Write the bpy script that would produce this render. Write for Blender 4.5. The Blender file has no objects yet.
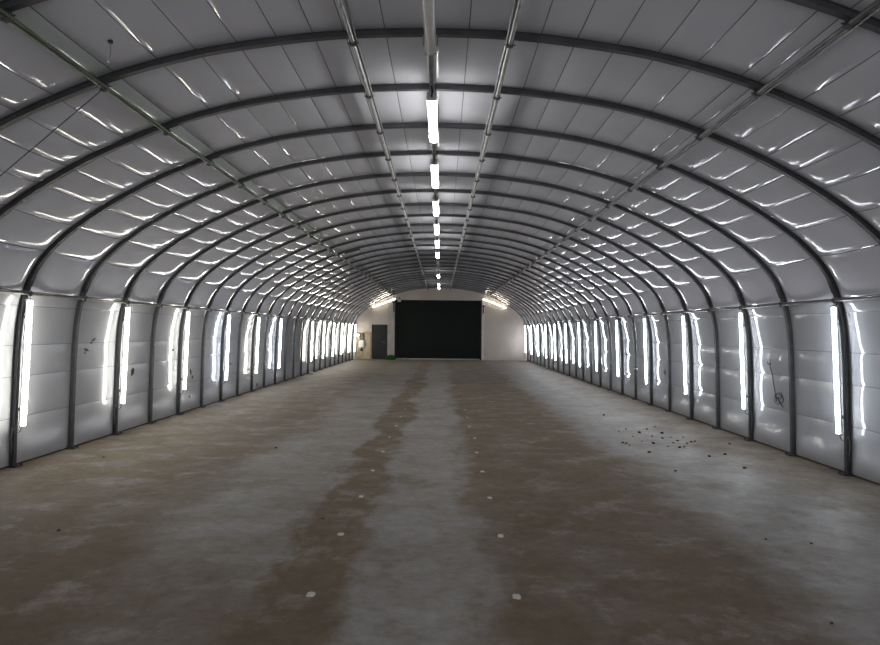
import bpy, bmesh, math, random
from mathutils import Vector, Matrix, noise

random.seed(11)
SC = bpy.context.scene
COL = SC.collection
F_PX = 580.0
CAM = Vector((0.155, 0.0, 1.68))
VPX = 443.0
BAY = 1.092
def rib_y(k): return (k + 3.40) * BAY
N_RIB = 28                    # arches in view
END_Y = 33.85
FRONT_Y = -1.6
ORD = ['first', 'second', 'third', 'fourth', 'fifth', 'sixth', 'seventh', 'eighth', 'ninth', 'tenth', 'eleventh',
       'twelfth', 'thirteenth', 'fourteenth', 'fifteenth', 'sixteenth', 'seventeenth', 'eighteenth', 'nineteenth',
       'twentieth', 'twenty-first', 'twenty-second', 'twenty-third', 'twenty-fourth', 'twenty-fifth', 'twenty-sixth',
       'twenty-seventh', 'twenty-eighth']

# ------------------------------------------------------------------ materials
def new_mat(name):
    m = bpy.data.materials.new(name); m.use_nodes = True
    return m, m.node_tree, m.node_tree.nodes['Principled BSDF']

def mat(name, col, rough=0.5, metal=0.0, spec=0.5, var=0.0, vscale=8.0, bump=0.0, bscale=30.0):
    m, nt, b = new_mat(name)
    b.inputs['Base Color'].default_value = (*col, 1)
    b.inputs['Roughness'].default_value = rough
    b.inputs['Metallic'].default_value = metal
    b.inputs['Specular IOR Level'].default_value = spec
    if var or bump:
        tc = nt.nodes.new('ShaderNodeTexCoord')
    if var:
        n = nt.nodes.new('ShaderNodeTexNoise'); n.inputs['Scale'].default_value = vscale; n.inputs['Detail'].default_value = 6
        nt.links.new(tc.outputs['Object'], n.inputs['Vector'])
        r = nt.nodes.new('ShaderNodeValToRGB')
        r.color_ramp.elements[0].position = 0.3; r.color_ramp.elements[1].position = 0.7
        r.color_ramp.elements[0].color = (*[c * (1 - var) for c in col], 1)
        r.color_ramp.elements[1].color = (*[min(1, c * (1 + var)) for c in col], 1)
        nt.links.new(n.outputs['Fac'], r.inputs['Fac']); nt.links.new(r.outputs['Color'], b.inputs['Base Color'])
    if bump:
        n2 = nt.nodes.new('ShaderNodeTexNoise'); n2.inputs['Scale'].default_value = bscale; n2.inputs['Detail'].default_value = 4
        nt.links.new(tc.outputs['Object'], n2.inputs['Vector'])
        bp = nt.nodes.new('ShaderNodeBump'); bp.inputs['Strength'].default_value = bump; bp.inputs['Distance'].default_value = 0.02
        nt.links.new(n2.outputs['Fac'], bp.inputs['Height']); nt.links.new(bp.outputs['Normal'], b.inputs['Normal'])
    return m

def emis(name, col, strength):
    m, nt, b = new_mat(name)
    b.inputs['Base Color'].default_value = (0.8, 0.8, 0.8, 1)
    b.inputs['Emission Color'].default_value = (*col, 1)
    b.inputs['Emission Strength'].default_value = strength
    return m

LAMP = 16.0
M = {}
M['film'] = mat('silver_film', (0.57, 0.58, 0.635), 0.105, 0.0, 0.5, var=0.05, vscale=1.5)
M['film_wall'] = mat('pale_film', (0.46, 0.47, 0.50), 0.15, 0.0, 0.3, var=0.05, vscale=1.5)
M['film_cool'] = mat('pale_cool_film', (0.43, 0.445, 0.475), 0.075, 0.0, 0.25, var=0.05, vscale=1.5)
M['film_green'] = mat('greenish_film', (0.50, 0.545, 0.535), 0.14, 0.0, 0.5)
M['seam'] = mat('seam_line', (0.10, 0.10, 0.105), 0.5)
M['seam_wall'] = mat('wall_seam_line', (0.19, 0.195, 0.20), 0.5)
M['steel'] = mat('dark_steel', (0.074, 0.076, 0.080), 0.34, 0.3, 0.5, var=0.25, vscale=6)
M['pipe'] = mat('galvanised_pipe', (0.28, 0.28, 0.275), 0.35, 0.6, 0.5, var=0.3, vscale=9)
M['pipe_dark'] = mat('dull_pipe', (0.15, 0.15, 0.15), 0.4, 0.5, 0.5, var=0.3, vscale=9)
M['pipe_eaves'] = mat('weathered_pipe', (0.20, 0.19, 0.16), 0.45, 0.4, 0.5, var=0.3, vscale=9)
M['pipe_green'] = mat('greenish_pipe', (0.085, 0.12, 0.075), 0.42, 0.3, 0.5, var=0.4, vscale=7)
M['clamp'] = mat('clamp_steel', (0.07, 0.07, 0.07), 0.45, 0.5)
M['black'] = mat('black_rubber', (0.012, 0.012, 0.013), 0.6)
M['cable'] = mat('grey_cable', (0.16, 0.16, 0.155), 0.5)
M['wire'] = mat('dark_wire', (0.04, 0.045, 0.045), 0.45)
M['housing'] = mat('grey_housing', (0.42, 0.43, 0.42), 0.45)
M['yellowed'] = mat('yellowed_plastic', (0.42, 0.40, 0.27), 0.4)
M['off_tube'] = mat('unlit_diffuser', (0.72, 0.72, 0.70), 0.15, 0, 0.5)
M['warm'] = emis('warm_white_light', (1.0, 0.975, 0.88), LAMP)
M['cool'] = emis('cool_white_light', (0.90, 0.94, 1.0), LAMP)
M['top_lit'] = emis('neutral_white_light', (1.0, 0.99, 0.95), LAMP * 0.75)
M['end_lit'] = emis('cream_white_light', (1.0, 0.92, 0.74), LAMP * 0.42)
M['plaster'] = mat('pinkish_plaster', (0.52, 0.465, 0.425), 0.85, 0, 0.2, var=0.10, vscale=0.9, bump=0.15, bscale=8)
M['plaster_grey'] = mat('grey_render', (0.40, 0.385, 0.36), 0.85, 0, 0.2, var=0.15, vscale=3)
M['ply'] = mat('plywood', (0.36, 0.29, 0.20), 0.7, 0, 0.3, var=0.2, vscale=5)
M['door_dark'] = mat('dark_door_paint', (0.016, 0.018, 0.018), 0.6, 0, 0.3, var=0.15, vscale=2)
M['shutter'] = mat('black_green_shutter', (0.006, 0.0095, 0.008), 0.75, 0, 0.25)
M['white'] = mat('white_paint', (0.62, 0.60, 0.57), 0.6, 0, 0.3, var=0.1, vscale=4)
M['flake'] = mat('whitish_plate', (0.58, 0.56, 0.50), 0.7, 0, 0.3, var=0.2, vscale=30)
M['stone'] = mat('dark_stone', (0.07, 0.06, 0.05), 0.9, 0, 0.2, var=0.4, vscale=60)
M['green'] = mat('green_fabric', (0.02, 0.085, 0.02), 0.8, 0, 0.2, var=0.3, vscale=20)
M['rag'] = mat('white_rag', (0.55, 0.55, 0.55), 0.8, 0, 0.2)

def floor_mat():
    m, nt, b = new_mat('stained_concrete')
    N, L = nt.nodes, nt.links
    tc = N.new('ShaderNodeTexCoord')
    def noise_tex(scale, detail=5, rough=0.55, vec=None, sy=1.0):
        mp = N.new('ShaderNodeMapping'); mp.inputs['Scale'].default_value = (1, sy, 1)
        L.new(vec or tc.outputs['Object'], mp.inputs['Vector'])
        n = N.new('ShaderNodeTexNoise'); n.inputs['Scale'].default_value = scale
        n.inputs['Detail'].default_value = detail; n.inputs['Roughness'].default_value = rough
        L.new(mp.outputs['Vector'], n.inputs['Vector'])
        return n.outputs['Fac']
    def math_n(op, a, bb):
        n = N.new('ShaderNodeMath'); n.operation = op
        for i, v in enumerate((a, bb)):
            if isinstance(v, (int, float)): n.inputs[i].default_value = v
            else: L.new(v, n.inputs[i])
        return n.outputs[0]
    def ramp(fac, stops, interp='LINEAR'):
        r = N.new('ShaderNodeValToRGB'); cr = r.color_ramp; cr.interpolation = interp
        while len(cr.elements) < len(stops): cr.elements.new(0.5)
        for e, (p, c) in zip(cr.elements, stops):
            e.position = p; e.color = (*c, 1) if len(c) == 3 else c
        L.new(fac, r.inputs['Fac'])
        return r.outputs['Color']
    def mix(fac, a, c, blend='MIX'):
        n = N.new('ShaderNodeMix'); n.data_type = 'RGBA'; n.blend_type = blend
        if isinstance(fac, (int, float)): n.inputs[0].default_value = fac
        else: L.new(fac, n.inputs[0])
        for i, v in ((6, a), (7, c)):
            if isinstance(v, tuple): n.inputs[i].default_value = (*v, 1)
            else: L.new(v, n.inputs[i])
        return n.outputs[2]
    sep = N.new('ShaderNodeSeparateXYZ'); L.new(tc.outputs['Object'], sep.inputs[0])
    X = sep.outputs['X']
    n1 = noise_tex(0.8, 6, 0.6, sy=.6)
    n2 = noise_tex(3.4, 6, 0.65, sy=.8)
    d = math_n('ADD', math_n('MULTIPLY', math_n('SUBTRACT', n1, 0.5), 1.25), math_n('MULTIPLY', math_n('SUBTRACT', n2, 0.5), 0.45))
    xd = math_n('ADD', X, d)
    fac = math_n('ADD', math_n('DIVIDE', xd, 10.4), 0.5)
    def p(x): return (x + .05) / 10.4 + 0.5
    W = (1, 1, 1); K = (0, 0, 0); G = (0.5, 0.5, 0.5)
    mud = ramp(fac, [(p(-5.1), (.75,) * 3), (p(-3.6), (.95,) * 3), (p(-2.55), (.9,) * 3), (p(-2.0), (.30,) * 3), (p(-1.12), (.2,) * 3), (p(-0.98), W),
                     (p(-0.62), W), (p(-0.46), (.18,) * 3), (p(0.25), (.12,) * 3), (p(0.5), (.95,) * 3), (p(2.25), W),
                     (p(2.65), (.25,) * 3), (p(3.6), (.12,) * 3), (p(4.2), (.55,) * 3), (p(5.0), (.8,) * 3)])
    # streaks across the tunnel and mottling break the bands up
    n3 = noise_tex(1.3, 9, 0.72, sy=1.3)
    st = ramp(n3, [(0.36, (0, 0, 0)), (0.64, (1, 1, 1))])
    mudf = N.new('ShaderNodeRGBToBW'); L.new(mud, mudf.inputs[0])
    stf = N.new('ShaderNodeRGBToBW'); L.new(st, stf.inputs[0])
    f = math_n('ADD', math_n('MULTIPLY', mudf.outputs[0], 0.92), math_n('MULTIPLY', math_n('SUBTRACT', stf.outputs[0], 0.5), 0.50))
    def maprange(v, a0, a1, b0, b1):
        n = N.new('ShaderNodeMapRange'); L.new(v, n.inputs[0])
        for i, q in enumerate((a0, a1, b0, b1)): n.inputs[i + 1].default_value = q
        return n.outputs[0]
    Y = sep.outputs['Y']
    # the mud lies thicker at the near left and thins to an even film far down the hall
    near = math_n('MULTIPLY', maprange(Y, 3.2, 5.0, 1.0, 0.0), maprange(xd, -0.9, -0.4, 1.0, 0.0))
    f = math_n('ADD', f, math_n('MULTIPLY', near, 0.55))
    far = maprange(Y, 12.0, 28.0, 0.0, 0.55)
    fm = N.new('ShaderNodeMix'); L.new(far, fm.inputs[0]); L.new(f, fm.inputs[2]); fm.inputs[3].default_value = 0.50
    f = fm.outputs[0]
    fcl = N.new('ShaderNodeClamp'); L.new(math_n('ADD', f, 0.03), fcl.inputs[0])
    n4 = noise_tex(0.45, 5, 0.6)
    brown = mix(n4, (0.116, 0.084, 0.053), (0.210, 0.160, 0.101))
    n5 = noise_tex(5.0, 8, 0.7, sy=2.0)
    grey = mix(n5, (0.195, 0.180, 0.167), (0.36, 0.342, 0.328))
    base = mix(fcl.outputs[0], grey, brown)
    n6 = noise_tex(9.0, 9, 0.78)
    sp = ramp(n6, [(0.3, (0.70,) * 3), (0.5, (1, 1, 1)), (0.70, (1.22,) * 3)])
    base = mix(0.8, base, sp, 'MULTIPLY')
    n7 = noise_tex(1.9, 10, 0.72, sy=1.2)
    scuff = ramp(n7, [(0.53, (0, 0, 0)), (0.66, (.55, .55, .55))])
    scf = N.new('ShaderNodeRGBToBW'); L.new(scuff, scf.inputs[0])
    base = mix(scf.outputs[0], base, (0.36, 0.345, 0.325))
    n8 = noise_tex(1.3, 9, 0.7, sy=1.0)
    dirt = ramp(n8, [(0.34, (.55, .55, .55)), (0.48, (0, 0, 0))])
    drf = N.new('ShaderNodeRGBToBW'); L.new(dirt, drf.inputs[0])
    base = mix(drf.outputs[0], base, (0.120, 0.087, 0.056))
    L.new(base, b.inputs['Base Color'])
    rr = N.new('ShaderNodeMapRange'); L.new(fcl.outputs[0], rr.inputs[0]); rr.inputs[3].default_value = 0.5; rr.inputs[4].default_value = 0.72
    L.new(rr.outputs[0], b.inputs['Roughness'])
    b.inputs['Specular IOR Level'].default_value = 0.22
    bp = N.new('ShaderNodeBump'); bp.inputs['Strength'].default_value = 0.12; bp.inputs['Distance'].default_value = 0.02
    L.new(n5, bp.inputs['Height']); L.new(bp.outputs['Normal'], b.inputs['Normal'])
    return m
M['floor'] = floor_mat()

# ------------------------------------------------------------------ mesh helpers
def obj(name, bm, mats, parent=None, smooth=False, loc=None):
    me = bpy.data.meshes.new(name)
    bm.normal_update(); bm.to_mesh(me); bm.free()
    for m in (mats if isinstance(mats, (list, tuple)) else [mats]): me.materials.append(m)
    if smooth:
        for p in me.polygons: p.use_smooth = True
    o = bpy.data.objects.new(name, me); COL.objects.link(o)
    if parent: o.parent = parent
    if loc: o.location = loc
    return o

def tag(o, label, cat, group=None):
    o['label'] = label; o['category'] = cat
    if group: o['group'] = group
    return o

def empty(name, loc, rot=None):
    o = bpy.data.objects.new(name, None); COL.objects.link(o); o.location = loc
    o.empty_display_size = 0.1
    if rot: o.rotation_euler = rot
    return o

def struct(o):
    o['kind'] = 'structure'; return o

def box(bm, c, s, bev=0.0, rot=None):
    r = bmesh.ops.create_cube(bm, size=1)
    vs = r['verts']
    bmesh.ops.scale(bm, vec=s, verts=vs)
    if bev > 0:
        es = list({e for v in vs for e in v.link_edges})
        out = bmesh.ops.bevel(bm, geom=es, offset=bev, segments=2, affect='EDGES', profile=0.5)
        vs = list({v for f in out['faces'] for v in f.verts} | {v for v in vs if v.is_valid})
    if rot is not None: bmesh.ops.rotate(bm, cent=(0, 0, 0), matrix=rot, verts=vs)
    bmesh.ops.translate(bm, vec=c, verts=vs)
    return vs

def tube(bm, pts, r, seg=8, cap=True):
    pts = [Vector(p) for p in pts]
    rings = []
    prev = None
    for i, p in enumerate(pts):
        t = (pts[min(i + 1, len(pts) - 1)] - pts[max(i - 1, 0)]).normalized()
        if prev is None:
            a = Vector((0, 0, 1)) if abs(t.z) < 0.9 else Vector((1, 0, 0))
            n = (a - t * a.dot(t)).normalized()
        else:
            n = (prev - t * prev.dot(t)).normalized()
        prev = n
        bt = t.cross(n)
        rr = r[i] if isinstance(r, (list, tuple)) else r
        rings.append([bm.verts.new(p + (n * math.cos(2 * math.pi * j / seg) + bt * math.sin(2 * math.pi * j / seg)) * rr) for j in range(seg)])
    for a, b2 in zip(rings, rings[1:]):
        for j in range(seg):
            bm.faces.new((a[j], a[(j + 1) % seg], b2[(j + 1) % seg], b2[j]))
    if cap:
        bm.faces.new(list(reversed(rings[0]))); bm.faces.new(rings[-1])

def wobble(a, b2, n, amp, seed, sag=0.0):
    a, b2 = Vector(a), Vector(b2); out = []
    for i in range(n + 1):
        t = i / n
        p = a.lerp(b2, t)
        w = math.sin(math.pi * t)
        p += Vector((noise.noise((t * 4, seed, 0)), noise.noise((t * 4, seed, 7)), noise.noise((t * 4, seed, 13)))) * amp * w
        p.z -= sag * w
        out.append(p)
    return out

# ------------------------------------------------------------------ the arch profile (half, from the crown down to the floor)
CTRL = [(-0.8, 2.465), (0, 2.49), (0.8, 2.465), (1.52, 2.372), (1.9, 2.305), (2.4, 2.175), (2.78, 2.045), (3.15, 1.89), (3.45, 1.748), (3.75, 1.585), (4.05, 1.40),
        (4.33, 1.20), (4.57, 0.985), (4.77, 0.74), (4.89, 0.46), (4.955, 0.15), (4.985, -0.2), (5.0, -0.7), (5.01, -1.2), (5.015, -1.68), (5.015, -2.2)]
def catmull(p0, p1, p2, p3, t):
    return 0.5 * ((2 * p1) + (p2 - p0) * t + (2 * p0 - 5 * p1 + 4 * p2 - p3) * t * t + (3 * p1 - p0 - 3 * p2 + p3) * t ** 3)
TAB = []
_c = [Vector((x, z + CAM.z)) for x, z in CTRL]
for i in range(1, len(_c) - 2):
    for j in range(24):
        TAB.append(catmull(_c[i - 1], _c[i], _c[i + 1], _c[i + 2], j / 24))
TAB.append(_c[-2])
for _ in range(110):                          # even the curvature out
    TAB = [TAB[0]] + [TAB[i] * 0.5 + (TAB[i - 1] + TAB[i + 1]) * 0.25 for i in range(1, len(TAB) - 1)] + [TAB[-1]]
ARC = [0.0]
for a, b2 in zip(TAB, TAB[1:]): ARC.append(ARC[-1] + (b2 - a).length)
HALF = ARC[-1]
import bisect
def prof(s):
    """s = arc length from the crown, positive to the right; gives point (x,z) and the inward normal."""
    sg = 1 if s >= 0 else -1
    a = min(abs(s), HALF - 1e-6)
    i = max(0, min(bisect.bisect_right(ARC, a) - 1, len(TAB) - 2))
    t = (a - ARC[i]) / (ARC[i + 1] - ARC[i])
    p = TAB[i].lerp(TAB[i + 1], t)
    i0, i1 = max(0, i - 1), min(len(TAB) - 1, i + 2)
    tg = (TAB[i1] - TAB[i0]).normalized()
    n = Vector((-abs(tg.y), -tg.x)) if False else Vector((tg.y, -tg.x))
    return Vector((p.x * sg, p.y)), Vector((n.x * sg, n.y))
def s_of_x(x):
    for i in range(len(TAB) - 1):
        if TAB[i + 1].x >= x: 
            return ARC[i] + (ARC[i + 1] - ARC[i]) * (x - TAB[i].x) / max(1e-9, TAB[i + 1].x - TAB[i].x)
    return HALF
def s_of_z(z):
    for i in range(len(TAB) - 1):
        if TAB[i + 1].y <= z:
            return ARC[i] + (ARC[i + 1] - ARC[i]) * (TAB[i].y - z) / max(1e-9, TAB[i].y - TAB[i + 1].y)
    return HALF
def top_z(x):                                 # height of the film above x
    p, n = prof(s_of_x(min(abs(x), 4.98)))
    return p.y
S_GIRT = s_of_z(CAM.z + 0.42)

# ------------------------------------------------------------------ the film skin: panels that belly between seams and arches
FILM_OFF = 0.036
BAYS = [FRONT_Y + 0.0] + [rib_y(k) for k in range(-4, N_RIB)] + [END_Y]
ceil_x = [0.35, 0.69, 0.95, 1.25, 1.58, 1.92, 2.24, 2.60, 2.74, 3.10, 3.40, 3.68, 3.97]
CEIL_S = [s_of_x(x) for x in ceil_x]
rest = S_GIRT - CEIL_S[-1]
nr = 3
CEIL_S += [CEIL_S[-1] + rest * (0, .29, .60)[i + 1] for i in range(nr - 1)] + [S_GIRT]
WALL_Z = [1.94, 1.46, 1.08, 0.58, 0.0]
WALL_S = [s_of_z(z) for z in WALL_Z[:-1]] + [HALF]
CEIL_LINES = [-s for s in reversed(CEIL_S)] + CEIL_S
RIGHT_LINES = [S_GIRT] + WALL_S
LEFT_LINES = [-s for s in reversed(RIGHT_LINES)]
U = [0, .025, .06, .10, .15, .21, .29, .39, .5, .61, .71, .79, .85, .90, .94, .975, 1]
V = [0, .03, .08, .15, .24, .36, .5, .64, .76, .85, .92, .97, 1]
SEAM_W = 0.0045

def panel_params(region, bi, si):
    r = random.Random(hash((region, bi, si)) if False else (bi * 977 + si * 31 + {'c': 0, 'l': 50021, 'r': 90007}[region]))
    if region == 'c':
        e = abs(si - (len(CEIL_LINES) - 2) / 2) / ((len(CEIL_LINES) - 2) / 2)      # 0 at the crown, 1 at the eaves
        A = (0.009 + 0.027 * e ** 1.3) * r.uniform(0.85, 1.25) * (0.82 if si > len(CEIL_LINES) / 2 else 1)
        pu, pv = r.uniform(2.7, 3.8), 2.3 + 1.2 * e + r.uniform(-.2, .3)
        if si in (0, len(CEIL_LINES) - 2): A *= 1.45; pv += .8
    elif region == 'r':
        A = r.uniform(0.014, 0.019); pu, pv = r.uniform(3.0, 5.0), r.uniform(2.6, 3.6)
    else:
        A = r.uniform(0.007, 0.012); pu, pv = r.uniform(3.0, 5.0), r.uniform(2.6, 4.0)
    return A, pu, pv, r.uniform(-1, 1), r.uniform(-1, 1), r.uniform(0, 100)

def bulge(region, bi, si, u, v, wlen, s):
    # the skin as a whole bellies inward between two arches, most at the eaves
    e = abs(s) / S_GIRT
    whole = (0.006 + 0.034 * e ** 1.5) if e <= 1 else 0.040 * math.exp(-(abs(s) - S_GIRT) / 0.22)
    whole *= 1 - abs(2 * u - 1) ** 2.6
    A, pu, pv, ku, kv, sd = panel_params(region, bi, si)
    if wlen < 0.25: A *= wlen / 0.33
    d = A * (1 - abs(2 * u - 1) ** pu) * (1 - abs(2 * v - 1) ** pv)
    d *= 1 + 0.35 * ku * (u - .5) + 0.35 * kv * (v - .5)
    env = (16 * u * (1 - u) * v * (1 - v)) ** 0.5
    d += 0.0035 * env * noise.noise((u * 3.1 + sd, v * 1.3, sd * 1.7))
    d += 0.0016 * env * noise.noise((u * 9 + sd, v * 2.5, sd * 0.7))
    if (region == 'r' and si == len(WALL_Z) - 1) or (region == 'l' and si == 0):      # foot of the skin swells like a cushion
        w = v if region == 'r' else 1 - v
        d += (0.042 + 0.02 * noise.noise((u * 5 + sd, w * 4, sd))) * (1 - abs(2 * u - 1) ** 3) * max(0.0, math.sin(math.pi * min(1, max(0, (w - .42) / .58)))) ** 1.0
    return d + whole

def film_point(region, y, s):
    lines = {'c': CEIL_LINES, 'l': LEFT_LINES, 'r': RIGHT_LINES}[region]
    bi = max(0, min(bisect.bisect_right(BAYS, y) - 1, len(BAYS) - 2))
    si = max(0, min(bisect.bisect_right(lines, s) - 1, len(lines) - 2))
    u = (y - BAYS[bi]) / (BAYS[bi + 1] - BAYS[bi]); w = lines[si + 1] - lines[si]
    v = (s - lines[si]) / w
    p, n = prof(s)
    d = -FILM_OFF + bulge(region, bi, si, u, v, w, s)
    return Vector((p.x + n.x * d, y, p.y + n.y * d)), Vector((n.x, 0, n.y))

def build_film(name, region, lines, material):
    bm = bmesh.new()
    cols = []                                  # (strip, v, s, seam-after?)
    for si in range(len(lines) - 1):
        w = lines[si + 1] - lines[si]
        vv = [0.0] + [max(SEAM_W / w, min(1 - SEAM_W / w, x)) for x in V] + [1.0]
        vv = sorted(set(round(x, 6) for x in vv))
        for j, v in enumerate(vv):
            if si > 0 and j == 0: continue
            cols.append((si, v, lines[si] + w * v, w))
    rows = []
    for bi in range(len(BAYS) - 1):
        for i, u in enumerate(U):
            if bi > 0 and i == 0: continue
            rows.append((bi, u, BAYS[bi] + (BAYS[bi + 1] - BAYS[bi]) * u))
    base = [prof(c[2]) for c in cols]
    grid = []
    for bi, u, y in rows:
        line = []
        for (si, v, s, w), (p, n) in zip(cols, base):
            d = -FILM_OFF + bulge(region, bi, si, u, v, w, s)
            z = p.y + n.y * d
            if region != 'c' and abs(s) >= HALF - 1e-6:
                z = (0.095 - 0.070 * math.sin(math.pi * u) ** .6) if s > 0 else (0.045 - 0.02 * math.sin(math.pi * u))       # hem sagging between the posts
            line.append(bm.verts.new((p.x + n.x * d, y, z)))
        grid.append(line)
    for a in range(len(rows) - 1):
        for c in range(len(cols) - 1):
            f = bm.faces.new((grid[a][c], grid[a][c + 1], grid[a + 1][c + 1], grid[a + 1][c]))
            smid = (cols[c][2] + cols[c + 1][2]) / 2
            near = min(abs(smid - l) for l in lines)
            f.smooth = True
            if near < SEAM_W * 0.75 and abs(smid) < HALF - .02: f.material_index = 1
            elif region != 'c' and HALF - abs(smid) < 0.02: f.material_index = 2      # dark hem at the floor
            elif region == 'c' and s_of_x(2.60) < -smid < s_of_x(2.74): f.material_index = 2
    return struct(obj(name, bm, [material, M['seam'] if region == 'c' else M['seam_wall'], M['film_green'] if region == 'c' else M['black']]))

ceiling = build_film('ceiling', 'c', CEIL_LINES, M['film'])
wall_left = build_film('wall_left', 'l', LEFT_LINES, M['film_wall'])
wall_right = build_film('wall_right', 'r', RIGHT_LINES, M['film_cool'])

# floor
bm = bmesh.new()
xs = [-5.35 + 10.7 * i / 12 for i in range(13)]; ys = [FRONT_Y + (END_Y + .1 - FRONT_Y) * i / 40 for i in range(41)]
g = [[bm.verts.new((x, y, 0)) for x in xs] for y in ys]
for j in range(40):
    for i in range(12): bm.faces.new((g[j][i], g[j][i + 1], g[j + 1][i + 1], g[j + 1][i]))
struct(obj('floor', bm, M['floor']))

for nm, sx in (('gap_blocker_left', -1), ('gap_blocker_right', 1)):  # added black strips behind the film, stopping light leaking under the hem
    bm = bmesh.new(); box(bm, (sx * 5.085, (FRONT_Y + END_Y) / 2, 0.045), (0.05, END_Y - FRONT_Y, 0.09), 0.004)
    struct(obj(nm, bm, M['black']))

# ------------------------------------------------------------------ end wall
DX0, DX1, DZ = -2.657, 2.413, 3.48               # roller shutter
EX0, EX1, EZ = -3.997, -3.077, 2.03              # small door
bm = bmesh.new()
brk = sorted(set([-5.02 + 10.04 * i / 80 for i in range(81)] + [DX0, DX1, EX0, EX1]))
for xa, xb in zip(brk, brk[1:]):
    if xb - xa < 1e-5: continue
    xm = (xa + xb) / 2
    z0 = DZ if DX0 < xm < DX1 else (EZ if EX0 < xm < EX1 else 0.0)
    za, zb = top_z(xa) + 0.03, top_z(xb) + 0.03
    if abs(xa) > 4.97: za = 1.2
    if abs(xb) > 4.97: zb = 1.2
    f = [bm.verts.new(c) for c in ((xa, END_Y, z0), (xb, END_Y, z0), (xb, END_Y, zb), (xa, END_Y, za))]
    bk = [bm.verts.new((v.co.x, END_Y + 0.2, v.co.z)) for v in f]
    bm.faces.new(f); bm.faces.new(list(reversed(bk)))
    bm.faces.new((f[0], bk[0], bk[1], f[1]))
for x, zt in ((DX0, DZ), (DX1, DZ), (EX0, EZ), (EX1, EZ)):
    bm.faces.new([bm.verts.new(c) for c in ((x, END_Y, 0), (x, END_Y + .2, 0), (x, END_Y + .2, zt), (x, END_Y, zt))])
bmesh.ops.remove_doubles(bm, verts=bm.verts, dist=1e-4)
struct(obj('wall_back', bm, M['plaster']))

# roller shutter: curtain of slats
bm = bmesh.new()
ns = 34
for i in range(ns):
    z0 = 0.05 + (DZ - 0.05) * i / ns; h = (DZ - 0.05) / ns
    pr = [(0.0, z0), (-0.004, z0 + h * .2), (-0.006, z0 + h * .5), (-0.004, z0 + h * .8), (0.0, z0 + h)]
    for (a, za), (c, zc) in zip(pr, pr[1:]):
        bm.faces.new([bm.verts.new(q) for q in ((DX0, END_Y + .12 + a, za), (DX1, END_Y + .12 + a, za), (DX1, END_Y + .12 + c, zc), (DX0, END_Y + .12 + c, zc))])
bmesh.ops.remove_doubles(bm, verts=bm.verts, dist=1e-5)
door1 = struct(obj('door_1', bm, M['shutter']))
bm = bmesh.new(); box(bm, (-0.122, END_Y + .115, 0.035), (DX1 - DX0 - .02, .05, .07), .006); obj('bottom_rail', bm, M['plaster_grey'], door1)
for sx, x in ((1, DX0 + .04), (-1, DX1 - .04)):
    bm = bmesh.new(); box(bm, (x, END_Y + .075, DZ / 2), (.08, .05, DZ - .02), .005); obj('guide_rail', bm, M['door_dark'], door1)

# small door
bm = bmesh.new(); box(bm, ((EX0 + EX1) / 2, END_Y + .08, EZ / 2 - .012), (EX1 - EX0 - .10, .045, EZ - .03), .004)
door2 = struct(obj('door_2', bm, M['door_dark']))
bm = bmesh.new()
for x in (EX0 + .025, EX1 - .025): box(bm, (x, END_Y + .07, EZ / 2), (.05, .10, EZ), .003)
box(bm, ((EX0 + EX1) / 2, END_Y + .07, EZ - .02), (EX1 - EX0 - .1, .10, .04), .003)
obj('door_frame', bm, M['black'], door2)
bm = bmesh.new(); tube(bm, [(EX1 - .17, END_Y + .06, 1.0), (EX1 - .17, END_Y + .01, 1.0), (EX1 - .29, END_Y + .005, 1.0)], .011); obj('door_handle', bm, M['pipe'], door2, True)

# trims each side of the shutter
bm = bmesh.new(); box(bm, (DX1 + .085, END_Y - .035, 1.76), (.15, .07, 3.52), .006); struct(obj('trim_1', bm, M['white']))
bm = bmesh.new(); box(bm, ((DX0 + EX1) / 2 + .005, END_Y - .03, 1.74), (DX0 - EX1 - .02, .06, 3.48), .006); struct(obj('trim_2', bm, M['plaster_grey']))

# plywood panel with fuse box
t = empty('plywood_panel', (-4.49, END_Y, 0)); tag(t, 'beige plywood sheet on the end wall left of the small dark door', 'panel')
bm = bmesh.new(); box(bm, (0, -.02, .79), (.84, .036, 1.56), .003); obj('board', bm, M['ply'], t)
bm = bmesh.new(); box(bm, (.40, -.05, .79), (.05, .03, 1.56), .003); obj('batten', bm, M['ply'], t)
t = empty('fuse_box', (-4.570, END_Y - .04, .90)); tag(t, 'pale fuse box with pipes mounted on the plywood sheet', 'fuse box')
bm = bmesh.new(); box(bm, (0, -.07, 0), (.32, .14, .40), .012); obj('case', bm, M['housing'], t)
bm = bmesh.new(); box(bm, (0, -.146, .02), (.26, .012, .32), .006); obj('cover', bm, M['housing'], t)
for x in (-.10, 0.0, .10):
    bm = bmesh.new(); tube(bm, [(x, -.05, .18), (x, -.05, .62)], .022); obj('conduit', bm, M['clamp'], t, True)
bm = bmesh.new(); box(bm, (0, -.05, -.36), (.16, .10, .12), .01); tube(bm, [(0, -.05, -.30), (0, -.05, -.18)], .03); obj('socket', bm, M['black'], t)
t = empty('wall_light', (-4.80, END_Y - .14, 1.40)); tag(t, 'tiny lit bulkhead light at the left end of the end wall', 'lamp')
bm = bmesh.new(); box(bm, (0, .05, 0), (.16, .06, .12), .01); obj('base', bm, M['housing'], t)
bm = bmesh.new(); box(bm, (0, -.01, 0), (.14, .07, .10), .02); obj('lamp_cover', bm, M['end_lit'], t, True)

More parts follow.
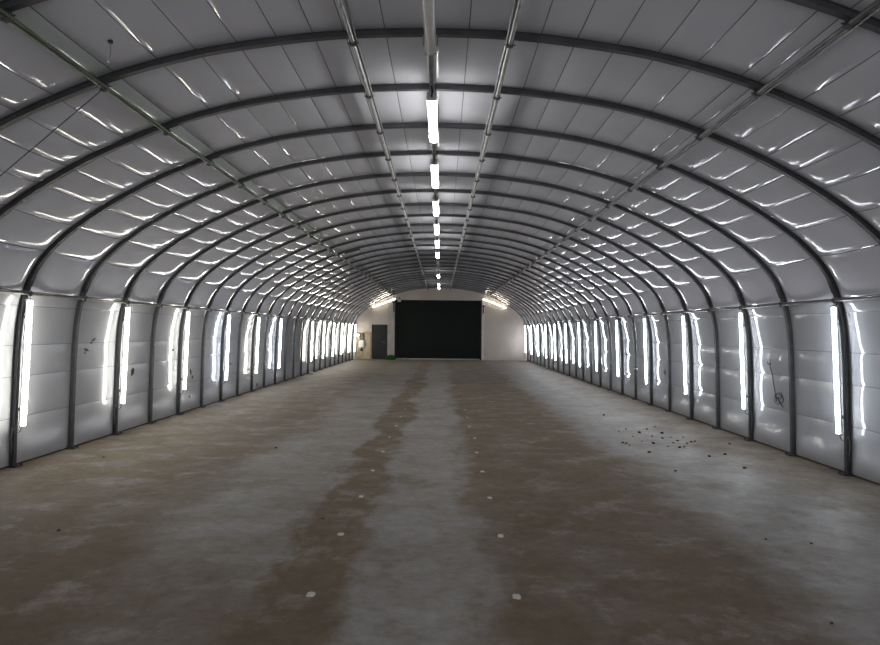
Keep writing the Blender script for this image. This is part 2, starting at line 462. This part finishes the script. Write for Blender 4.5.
def bracket(x, z0, z1, label):
    t = empty('door_bracket', (x, END_Y - .07, (z0 + z1) / 2)); tag(t, label, 'bracket')
    h = z1 - z0
    bm = bmesh.new(); box(bm, (0, -.03, 0), (.07, .05, h), .006); obj('plate', bm, M['clamp'], t)
    bm = bmesh.new(); box(bm, (0, -.09, h / 2 - .05), (.16, .09, .09), .01); obj('roller', bm, M['black'], t)
bracket(-2.720, 2.78, 3.40, 'dark steel bracket at the top left corner of the black shutter')
bracket(2.500, 2.72, 3.20, 'dark steel bracket on the white post right of the shutter')
t = empty('floodlight', (-2.400, END_Y - .02, 3.36)); tag(t, 'small white floodlight over the left end of the black shutter', 'lamp')
t.location.z = 3.56
bm = bmesh.new(); box(bm, (0, -.02, 0), (.05, .05, .18), .005); obj('arm', bm, M['clamp'], t)
bm = bmesh.new(); box(bm, (0, -.10, -.12), (.20, .10, .14), .015, Matrix.Rotation(.3, 3, 'X')); obj('lamp_head', bm, M['white'], t)

# ------------------------------------------------------------------ steel arches
def rib_mesh():
    bm = bmesh.new()
    # hat-section: a web between two flanges, swept round the profile. (depth along n inward, width along y)
    sec = [(-.026, -.026), (-.026, .026), (-.019, .026), (-.019, .015), (.019, .015), (.019, .025), (.026, .025), (.026, -.025), (.019, -.025), (.019, -.015), (-.019, -.015), (-.019, -.026)]
    n = 108
    rings = []
    for i in range(n + 1):
        s = -HALF + 2 * HALF * i / n
        p, nn = prof(s)
        rings.append([bm.verts.new((p.x + nn.x * a, b2, max(0.0, p.y + nn.y * a))) for a, b2 in sec])
    k = len(sec)
    for a, b2 in zip(rings, rings[1:]):
        for j in range(k):
            bm.faces.new((a[j], b2[j], b2[(j + 1) % k], a[(j + 1) % k]))
    bm.faces.new(rings[0]); bm.faces.new(list(reversed(rings[-1])))
    bmesh.ops.recalc_face_normals(bm, faces=bm.faces)
    return bm
def base_plate_mesh(sx):
    bm = bmesh.new()
    box(bm, (sx * 5.0, 0, .006), (.13, .12, .012), .002)
    for dy in (-.052, .052): tube(bm, [(sx * 4.95, dy, .01), (sx * 4.95, dy, .03)], .011, 6)
    return bm
def rib_label(k):
    if k < 14: return 'dark steel arch rib spanning the tunnel, %s counted from the camera' % ORD[k]
    q = N_RIB - 1 - k
    if q == 0: return 'dark steel arch rib standing against the end wall'
    return 'dark steel arch rib spanning the tunnel, %s counted from the end wall' % ORD[q]
rib0 = None
for k in range(N_RIB):
    if rib0 is None:
        rib0 = obj('steel_arch_rib', rib_mesh(), M['steel'])
        kids = [obj('base_plate', base_plate_mesh(sx), M['clamp'], rib0) for sx in (-1, 1)]
        # bolted splice at the eaves
        for sx in (-1, 1):
            p, nn = prof(sx * (S_GIRT - 0.16))
            bm = bmesh.new(); box(bm, (0, 0, 0), (.066, .064, .14), .003)
            for f in (-.05, .05): tube(bm, [(0, -.042, f), (0, .042, f)], .009, 6)
            o = obj('splice_plate', bm, M['clamp'], rib0, loc=(p.x, 0, p.y)); o.rotation_euler = (0, sx * -math.atan2(abs(nn.y), abs(nn.x)), 0)
            kids.append(o)
        o = rib0
    else:
        o = rib0.copy(); COL.objects.link(o)
        for ch in kids:
            c = ch.copy(); COL.objects.link(c); c.parent = o
    o.location = (0, rib_y(k), 0)
    tag(o, rib_label(k), 'arch rib', 'steel arch ribs of the tunnel')

# ------------------------------------------------------------------ long rails running down the tunnel
Y0 = rib_y(-1) + .2
def clamp_bm(r):
    bm = bmesh.new()                           # saddle round the pipe, its flat top against the arch
    box(bm, (0, 0, 0), (r * 2 + .016, .042, r * 2 + .016), .006)
    tube(bm, [(-(r + .026), .010, -.004), (r + .026, .010, -.004)], .006, 6)
    return bm
def rail(name, s, drop, r, m, label, cat, conduit=None, skew=0.0):
    p, n = prof(s)
    x, z = p.x + n.x * drop, p.y + n.y * drop
    t = empty(name, (x, 0, z)); tag(t, label, cat)
    bm = bmesh.new()
    tube(bm, [(skew * (Y0 + (END_Y - .03 - Y0) * i / 30), Y0 + (END_Y - .03 - Y0) * i / 30, 0) for i in range(31)], r, 12)
    obj('pipe', bm, m, t, True)
    if conduit:
        dx, dz, cr, cm = conduit
        bm = bmesh.new()
        pts = []
        yy = Y0; i = 0
        while yy < END_Y - .1:
            pts.append((skew * yy + dx + .008 * noise.noise((yy * 2.3, s, 0)), yy, dz + .010 * noise.noise((yy * 1.9, s, 5))))
            yy += .22
        tube(bm, pts, cr, 6); obj('cable', bm, cm, t, True)
    first = None
    ang = math.atan2(-n.x, -n.y)
    for k in range(N_RIB):
        if first is None: first = obj('clamp', clamp_bm(r), M['clamp'], t); c = first
        else: c = first.copy(); COL.objects.link(c); c.parent = t
        c.location = (skew * rib_y(k), rib_y(k), 0); c.rotation_euler = (0, ang, 0)
    return t
rail('eaves_rail', -S_GIRT, .051, .015, M['pipe_eaves'], 'long grey steel rail along the left wall just above its lamps', 'rail', (.006, .022, .007, M['cable']))
rail('eaves_rail', S_GIRT, .051, .015, M['pipe_dark'], 'long grey steel rail along the right wall just above its lamps', 'rail', (.006, .022, .007, M['cable']))
rail('roof_purlin', -s_of_x(2.71), .061, .024, M['pipe_green'], 'greenish roof pipe running lengthwise halfway up the left of the vault', 'purlin', (.038, -.012, .011, M['pipe_green']))
rail('roof_purlin', s_of_x(2.77), .057, .020, M['pipe_dark'], 'grey roof pipe running lengthwise halfway up the right of the vault', 'purlin', (.034, -.014, .009, M['pipe']))
rail('roof_purlin', -s_of_x(.60), .068, .021, M['pipe'], 'grey roof pipe running lengthwise just left of the ceiling lamps', 'purlin', (.034, .006, .011, M['cable']), -.0045)
rail('roof_purlin', s_of_x(.72), .068, .021, M['pipe'], 'grey roof pipe running lengthwise just right of the ceiling lamps', 'purlin', (-.034, .006, .010, M['pipe']), -.0045)

# ------------------------------------------------------------------ tube lamps on the posts
def capsule_rect(bm, L, w, d, seg=6):
    """rounded bar along z, centred; w along y, d along x."""
    ring = []
    n = 16
    zs = [-L / 2, -L / 2 + .006, L / 2 - .006, L / 2]; sc = [.86, 1, 1, .86]
    rings = []
    for z, k in zip(zs, sc):
        r = []
        for j in range(n):
            a = 2 * math.pi * j / n
            ca, sa = math.cos(a), math.sin(a)
            x = d / 2 * math.copysign(abs(ca) ** .7, ca) * k; y = w / 2 * math.copysign(abs(sa) ** .7, sa) * k
            r.append(bm.verts.new((x, y, z)))
        rings.append(r)
    for a, b2 in zip(rings, rings[1:]):
        for j in range(n): bm.faces.new((a[j], a[(j + 1) % n], b2[(j + 1) % n], b2[j]))
    bm.faces.new(list(reversed(rings[0]))); bm.faces.new(rings[-1])

LAMP_Z0, LAMP_Z1 = 0.47, 2.03
def lamp_parts(t, light, sx, L, yoff, seed):
    """bar along local z, facing local -x*sx (towards the aisle), hung on the post."""
    bm = bmesh.new(); capsule_rect(bm, L - .05, (.058 if sx < 0 else .042), (.044 if sx < 0 else .032)); obj('diffuser', bm, light, t, True)
    bm = bmesh.new(); box(bm, (sx * .028, 0, 0), (.022, .050, L - .06), .006); obj('housing', bm, M['housing'], t)
    for sz in (-1, 1):
        bm = bmesh.new(); box(bm, (sx * .010, 0, sz * (L / 2 - .012)), (.058, .064, .026), .008); obj('end_cap', bm, M['housing'], t)
    for sz in (-1, 1):
        ex = (.030 if sz < 0 else .022); bm = bmesh.new(); box(bm, (sx * (.040 + ex / 2 - .004), 0, sz * (L / 2 - .22)), (ex, .045, .035), .001); obj('bracket', bm, M['clamp'], t)
def post_lamp(sx, k, light, label, group):
    zc = (LAMP_Z0 + LAMP_Z1) / 2; L = LAMP_Z1 - LAMP_Z0
    s1, s2 = s_of_z(LAMP_Z0), s_of_z(LAMP_Z1)
    p1, _ = prof(s1); p2, _ = prof(s2)
    x0, x1 = p1.x - .108, p1.x - .164
    lean = math.atan2(x1 - x0, L)
    t = empty('tube_lamp', (sx * (x0 + x1) / 2, rib_y(k) + .005, zc), (0, sx * lean, 0)); tag(t, label, 'lamp', group)
    lamp_parts(t, light, sx, L, 0, k)
    # cable drops from the lower cap and loops round the post
    bm = bmesh.new()
    pts = [(sx * .02, 0, -L / 2), (sx * .03, -.01, -L / 2 - .05), (sx * .05, -.05, -L / 2 - .07), (sx * .085, -.055, -L / 2 + .0), (sx * .10, -.055, -L / 2 - .13), (sx * .085, -.055, -L / 2 - .22), (sx * .095, -.05, -L / 2 - .30)]
    tube(bm, pts, .007, 6); obj('cable', bm, M['cable'], t, True)
    return t
LEFT_K = [3, 5, 7, 9, 11, 13, 17, 19, 21, 23, 25, 27]
RIGHT_K = [3, 5, 7, 9, 11, 13, 15, 17, 19, 21, 23, 25, 27]
for sx, ks, side in ((-1, LEFT_K, 'left'), (1, RIGHT_K, 'right')):
    for i, k in enumerate(ks):
        q = len(ks) - 1 - i
        where = ('%s counted from the camera' % ORD[i]) if i < 7 else (('%s counted from the end wall' % ORD[q]) if q else 'nearest the end wall')
        light = M['cool'] if (sx > 0 or k in (9, 13)) else M['warm']
        post_lamp(sx, k, light, 'lit upright tube lamp on the %s wall, %s' % (side, where), 'upright tube lamps on the %s wall' % side)

# two slanting lamps up on the end wall
def end_lamp(xa, za, xb, zb, label):
    a, b2 = Vector((xa, END_Y - .10, za)), Vector((xb, END_Y - .10, zb))
    L = (b2 - a).length; c = (a + b2) / 2
    t = empty('slanting_tube_lamp', c); tag(t, label, 'lamp')
    ang = math.atan2(b2.x - a.x, b2.z - a.z)
    R = Matrix.Rotation(ang, 3, 'Y')
    def rot(bm): bmesh.ops.rotate(bm, cent=(0, 0, 0), matrix=R, verts=bm.verts); return bm
    bm = bmesh.new(); capsule_rect(bm, L - .05, .05, .055); obj('diffuser', rot(bm), M['end_lit'], t, True)
    bm = bmesh.new(); box(bm, (0, .042, 0), (.05, .05, L - .05), .008); obj('housing', rot(bm), M['housing'], t)
    for sz in (-1, 1):
        bm = bmesh.new(); box(bm, (0, .01, sz * (L / 2 - .012)), (.066, .08, .026), .008); obj('end_cap', rot(bm), M['housing'], t)
    for sz in (-1, 1):
        bm = bmesh.new(); box(bm, (0, .082, sz * (L / 2 - .3)), (.04, .03, .05), .004); obj('bracket', rot(bm), M['clamp'], t)
end_lamp(-3.980, 3.02, -2.62, 3.55, 'slanting lit lamp on the end wall above the small door')
end_lamp(3.840, 3.05, 2.46, 3.57, 'slanting lit lamp on the end wall right of the black shutter')

# ------------------------------------------------------------------ lamps along the crown, hung on a rail
CX = 0.055
SKEW = -0.0045
RAIL_Z = CAM.z + 2.345
LZ = CAM.z + 2.265
t = empty('lamp_rail', (CX, 0, RAIL_Z)); tag(t, 'thin grey rail along the crown carrying the ceiling lamps', 'rail')
bm = bmesh.new(); box(bm, (0, (Y0 + 32.5) / 2, 0), (.045, 32.5 - Y0, .035), .004)
for v in bm.verts: v.co.x += SKEW * v.co.y
obj('track', bm, M['pipe'], t)
first = None
for k in range(N_RIB - 1):
    if first is None:
        bm = bmesh.new()
        hz = prof(0)[0].y - RAIL_Z - .031
        tube(bm, [(0, 0, .01), (0, 0, hz)], .010, 8); box(bm, (0, 0, hz - .004), (.07, .06, .010), .002); box(bm, (0, 0, .0), (.062, .03, .030), .004)
        first = obj('hanger', bm, M['clamp'], t); c = first
    else:
        c = first.copy(); COL.objects.link(c); c.parent = t
    c.location = (SKEW * rib_y(k), rib_y(k), 0)
n_top = 13
for i in range(n_top):
    far = 4.68 + 2.19 * i
    lit = i in (1, 2, 3, 4, 5, 6, 9, 11, 12)
    L = 1.30
    t = empty('ceiling_lamp', (CX + SKEW * (far - L / 2), far - L / 2, LZ))
    q = n_top - 1 - i
    where = ('%s from the camera' % ORD[i]) if i < 7 else (('%s from the end wall' % ORD[q]) if q else 'nearest the end wall')
    tag(t, ('lit' if lit else 'unlit') + ' tube lamp along the crown, ' + where, 'lamp', 'tube lamps along the crown')
    R = Matrix.Rotation(math.pi / 2, 3, 'X')
    def rot(bm): bmesh.ops.rotate(bm, cent=(0, 0, 0), matrix=R, verts=bm.verts); return bm
    bm = bmesh.new(); capsule_rect(bm, L - .06, .075, .092); obj('diffuser', rot(bm), M['top_lit'] if lit else M['off_tube'], t, True)
    bm = bmesh.new(); box(bm, (0, 0, .042), (.085, L - .04, .030), .008); obj('housing', bm, M['housing'], t)
    for sy in (-1, 1):
        bm = bmesh.new(); box(bm, (0, sy * (L / 2 - .015), .004), (.100, .03, .078), .01); obj('end_cap', bm, M['housing'], t)
    for sy in (-1, 1):
        bm = bmesh.new()
        for xx in (-1, 1): box(bm, (xx * .055, sy * (L / 2 - .15), .012), (.012, .03, .07), .003)
        box(bm, (0, sy * (L / 2 - .15), .0535), (.12, .03, .008), .002)
        obj('clip', bm, M['pipe'], t)
    bm = bmesh.new(); tube(bm, [(0, -L / 2 + .0, .0), (0, -L / 2 - .05, -.012), (.01, -L / 2 - .10, .01), (.0, -L / 2 - .14, .040)], .010, 8); obj('plug', bm, M['black'], t, True)

# ------------------------------------------------------------------ small things on the skin
def px_wall(px, py, side):
    """point on the wall film that the photo shows at px,py."""
    rx, rz = (px - VPX) / F_PX, (331 - py) / F_PX + .0087 * (px - VPX) / F_PX
    x = (-1 if side == 'l' else 1) * 5.0
    for _ in range(6):
        y = (x - CAM.x) / rx; z = CAM.z + rz * y
        s = s_of_z(max(.03, z)) * (-1 if side == 'l' else 1)
        p, n = film_point(side, y, s)
        x = p.x
    return p, n, y, s
def tear(side, px, py, w, h, skew, seed, wall):
    """dark ragged hole patched over the film: a small sheet following it"""
    p, n, y0, s0 = px_wall(px, py, side)
    rnd = random.Random(seed)
    sg = -1 if side == 'l' else 1
    bm = bmesh.new()
    c, nn = film_point(side, y0, s0)
    pts = []
    m = 11
    for j in range(m):
        a = 2 * math.pi * j / m; r = rnd.uniform(.6, 1.1)
        dy = math.cos(a) * r * w / 2 ; dz = math.sin(a) * r * h / 2
        dy += skew * dz
        q, qn = film_point(side, y0 + dy, s0 - sg * dz)
        pts.append(q + qn * .003)
    cv = bm.verts.new(c + nn * .004)
    ring = [bm.verts.new(q) for q in pts]
    back = [bm.verts.new(q - nn * .0025) for q in pts]
    for j in range(m):
        bm.faces.new((cv, ring[j], ring[(j + 1) % m])); bm.faces.new((ring[j], back[j], back[(j + 1) % m], ring[(j + 1) % m]))
    bmesh.ops.recalc_face_normals(bm, faces=bm.faces)
    o = obj('tear', bm, M['black'], wall)
    o['label'] = 'dark ragged tear'
for a in ((92.8, 340, .10, .07, .5, 1), (90.5, 343, .06, .03, 1, 2), (85.5, 350, .13, .06, -1, 3), (84.5, 353, .05, .03, 0, 4), (132.3, 372, .11, .13, .3, 5), (172.5, 350, .10, .06, 0, 6),
          (190.8, 372, .09, .17, -.4, 7), (192.6, 377, .07, .09, -.3, 8), (189.8, 396, .10, .09, -.4, 9), (231, 364, .08, .08, 0, 10), (228.2, 369, .08, .07, 0, 11), (226, 352, .05, .06, 0, 12),
          (257.5, 385, .10, .13, -.4, 13), (168.5, 384, .05, .05, 0, 14)):
    tear('l', *a[:2], *a[2:5], a[5], wall_left)
for a in ((740.2, 364, .09, .11, 0, 21), (664.5, 372, .10, .14, .2, 22)):
    tear('r', *a[:2], *a[2:5], a[5], wall_right)

# bent wire with a tangle, on the right wall
p0, n0, ya, sa = px_wall(769.5, 363, 'r'); p1, n1, yb, sb = px_wall(777, 401, 'r')
t = empty('bent_wire', p0); tag(t, 'thin bent wire with a tangled lower end hanging on the right wall', 'wire')
bm = bmesh.new()
def on(y, s, d=.012):
    q, qn = film_point('r', y, s); return q + qn * d - p0
pts = []
for i in range(15):
    u = i / 14
    pts.append(on(ya + (yb - ya) * u, sa + (sb - sa) * u + .006 * math.sin(9 * u), .016))
tube(bm, pts, .006, 6); obj('rod', bm, M['wire'], t, True)
bm = bmesh.new()
tube(bm, [on(ya + .05 * math.cos(a), sa + .045 * math.sin(a) - .02, .02) for a in [i * .5 for i in range(11)]], .0045, 6); obj('hook', bm, M['wire'], t, True)
bm = bmesh.new()
rnd = random.Random(5)
tube(bm, [on(yb - .05 + .16 * noise.noise((i * .31, 1, 2)), sb - .05 + .24 * noise.noise((i * .27, 4, 9)), .02 + .012 * math.sin(i)) for i in range(26)], .0045, 5); obj('tangle', bm, M['wire'], t, True)

# bracing cable at the near left
pA, nA = prof(-s_of_x(2.71)); a = Vector((pA.x + nA.x * .10, rib_y(1) - .05, pA.y + nA.y * .10))
bm = bmesh.new(); tube(bm, [v - a for v in wobble(a, (-4.955, rib_y(0) + .045, 0.75), 12, .0, 1)], .0042, 6)
tag(obj('bracing_cable', bm, M['wire'], None, True, a), 'thin dark cable slanting down from the greenish roof pipe', 'cable')
# ceiling hook
q, qn = film_point('c', 4.36, -s_of_x(2.39))
t = empty('ceiling_hook', q); tag(t, 'tiny dark hook stuck in the roof film near the greenish pipe', 'hook')
bm = bmesh.new(); tube(bm, [(0, 0, .006), (qn.x * .012, 0, qn.z * .012)], .019, 10); obj('disc', bm, M['black'], t)
bm = bmesh.new(); tube(bm, [(.0, 0, -.01), (.004, 0, -.07), (-.002, 0, -.13)], .003, 6); obj('string', bm, M['cable'], t)
# green strap round an arch
bm = bmesh.new()
rr = []
for i in range(13):
    s = -s_of_x(2.12) - .44 * i / 12
    p, n = prof(s)
    d0, d1 = .032 + .006 * noise.noise((i * .8, 0, 3)), .058 + .02 * abs(noise.noise((i * .9, 3, 3)))
    rr.append([bm.verts.new((p.x + n.x * d, y, p.y + n.y * d)) for d, y in ((d0, -.03), (d0, .035), (d1, .04), (d1, -.038))])
for a2, b2 in zip(rr, rr[1:]):
    for j in range(4): bm.faces.new((a2[j], a2[(j + 1) % 4], b2[(j + 1) % 4], b2[j]))
bm.faces.new(rr[0]); bm.faces.new(list(reversed(rr[-1])))
bmesh.ops.recalc_face_normals(bm, faces=bm.faces)
tag(obj('green_strap', bm, M['green'], None, True, (0, rib_y(11), 0)), 'green strap wrapped along an arch rib at the left of the vault', 'strap')

# ------------------------------------------------------------------ things on the floor
def floor_pt(px, py):
    k = (py - .0087 * (px - VPX) - 331) / CAM.z
    return Vector((CAM.x + (px - VPX) / k, F_PX / k, 0))
for row, x in (('left', -.655), ('right', .65)):
    for i in range(9):
        bm = bmesh.new()
        r = random.Random(i * 7 + int(x * 100))
        n = 9; ring = []
        w, d = r.uniform(.045, .062), r.uniform(.06, .085)
        if i not in (0, 1, 2): w *= r.uniform(.5, 1.0)
        for j in range(n):
            a = 2 * math.pi * j / n + .3
            ca, sa2 = math.cos(a), math.sin(a)
            ring.append((math.copysign(abs(ca) ** .5, ca) * w / 2 * r.uniform(.85, 1.1), math.copysign(abs(sa2) ** .5, sa2) * d / 2 * r.uniform(.85, 1.1)))
        lo = [bm.verts.new((a, b2, 0)) for a, b2 in ring]; hi = [bm.verts.new((a * .94, b2 * .94, .005)) for a, b2 in ring]
        bm.faces.new(hi); bm.faces.new(list(reversed(lo)))
        for j in range(n): bm.faces.new((lo[j], lo[(j + 1) % n], hi[(j + 1) % n], hi[j]))
        o = obj('floor_marker', bm, M['flake'], None, False, (x + r.uniform(-.02, .02), 3.70 + 1.09 * i, 0.0005))
        o.rotation_euler.z = r.uniform(-.15, .15)
        tag(o, 'small whitish plate on the floor, %s from the camera in the %s row' % (ORD[i], row), 'floor plate', 'whitish plates in two rows on the floor')

peb_px = [(639.5, 432.5, 2.2), (619, 431, 1), (626, 429, 1.2), (647, 429, 1.4), (655, 426.5, 1), (652, 436, 1.3), (662, 433, 2.2), (662.5, 438, 1.6), (653.5, 443, 2), (623, 442.5, 1.7),
          (626.5, 443, 1.4), (630, 445, 1), (649.5, 452, 2), (671, 437, 1), (673, 442.5, 1.3), (677.5, 440.5, 1.7), (679.5, 447.2, 1.9), (684, 446.5, 1.3), (686.5, 443, 1.3), (691, 441.5, 1.6),
          (694.5, 441, 1.5), (683, 437, 1), (709, 456, 2), (724.5, 454, 1.9), (729, 443.5, 1.6), (744, 467.5, 2.3), (633, 436, 1), (642, 441, 1), (675.5, 470.5, 1.7), (604, 415, 1.6), (668, 446, .9),
          (830, 620.5, 2.2), (277, 448, 1.7), (105, 457.5, 1.5), (61, 530.5, 2.2), (765, 538, 1.7), (810, 542, 1.6), (325, 518, 1.6)]
st_protos = []
for j in range(4):
    bm = bmesh.new(); bmesh.ops.create_icosphere(bm, subdivisions=2, radius=1)
    for v in bm.verts:
        v.co *= 1 + .35 * noise.noise(v.co * 1.1 + Vector((j * 7, 0, 0)))
        v.co.z = max(-.45, v.co.z * .65)
    zm = min(v.co.z for v in bm.verts)
    for v in bm.verts: v.co.z -= zm
    me = bpy.data.meshes.new('pebble'); bm.to_mesh(me); bm.free(); me.materials.append(M['stone']); st_protos.append(me)
for j, (px, py, r) in enumerate(peb_px):
    p = floor_pt(px, py); k = F_PX / p.y
    o = bpy.data.objects.new('pebble', st_protos[j % 4]); COL.objects.link(o)
    o.location = p; sc = r / k * .75; o.scale = (sc, sc * 1.1, sc); o.rotation_euler.z = j * 1.7
    if j <= 30: tag(o, 'small dark pebble scattered on the floor near the right wall', 'pebble', 'dark pebbles near the right wall')
    else: tag(o, 'lone dark pebble lying on the open floor', 'pebble', 'lone dark pebbles')

def crumple(name, loc, size, m, label, cat, seed):
    bm = bmesh.new(); bmesh.ops.create_icosphere(bm, subdivisions=4, radius=1)
    for v in bm.verts:
        c = v.co.copy()
        d = 1 + .45 * noise.noise(c * 1.7 + Vector((seed, 0, 0))) + .22 * noise.noise(c * 4.5 + Vector((0, seed, 0)))
        v.co = Vector((c.x * d * size[0] / 2, c.y * d * size[1] / 2, max(0, (c.z * d + .5)) * size[2] / 1.5))
    return tag(obj(name, bm, m, None, False, loc), label, cat)
crumple('green_cloth', (-2.900, END_Y - .32, 0), (.62, .30, .26), M['green'], 'crumpled green cloth on the floor at the foot of the grey column', 'cloth', 3.1)
crumple('white_rag', (-4.80, 21.95, 0), (.16, .22, .10), M['rag'], 'crumpled white rag on the floor against the left wall', 'rag', 8.4)
p = floor_pt(502, 362.5)
crumple('rubble_heap', (3.65, END_Y - .7, 0), (.5, .25, .06), M['ply'], 'small flat brown heap of dirt before the right of the end wall', 'dirt', 5.2)

# ------------------------------------------------------------------ daylight from the open near end, camera, view
w = bpy.data.worlds.new('World'); SC.world = w; w.use_nodes = True
w.node_tree.nodes['Background'].inputs['Color'].default_value = (0.95, 0.96, 1.0, 1)
w.node_tree.nodes['Background'].inputs['Strength'].default_value = 0.5

cam = bpy.data.cameras.new('camera'); co = bpy.data.objects.new('camera', cam); COL.objects.link(co)
cam.sensor_fit = 'HORIZONTAL'; cam.sensor_width = 36.0; cam.lens = F_PX / 880 * 36.0
cam.clip_start = 0.05; cam.clip_end = 200
yaw, pitch, roll = math.atan2(440 - VPX, F_PX), math.atan2(8.5, F_PX), 0.0087
fwd = Vector((math.sin(yaw) * math.cos(pitch), math.cos(yaw) * math.cos(pitch), math.sin(pitch)))
right = fwd.cross(Vector((0, 0, 1))).normalized(); up = right.cross(fwd)
r2 = right * math.cos(roll) + up * math.sin(roll); u2 = up * math.cos(roll) - right * math.sin(roll)
mw = Matrix((r2, u2, -fwd)).transposed().to_4x4(); mw.translation = CAM
co.matrix_world = mw
SC.camera = co

SC.view_settings.view_transform = 'Standard'
SC.view_settings.look = 'None'
SC.view_settings.exposure = 1.22
SC.view_settings.gamma = 1.0
SC.view_settings.use_curve_mapping = False
SC.cycles.use_denoising = True
SC.cycles.max_bounces = 8
SC.cycles.diffuse_bounces = 5
SC.cycles.glossy_bounces = 4
SC.cycles.sample_clamp_indirect = 6.0
SC.cycles.caustics_reflective = False
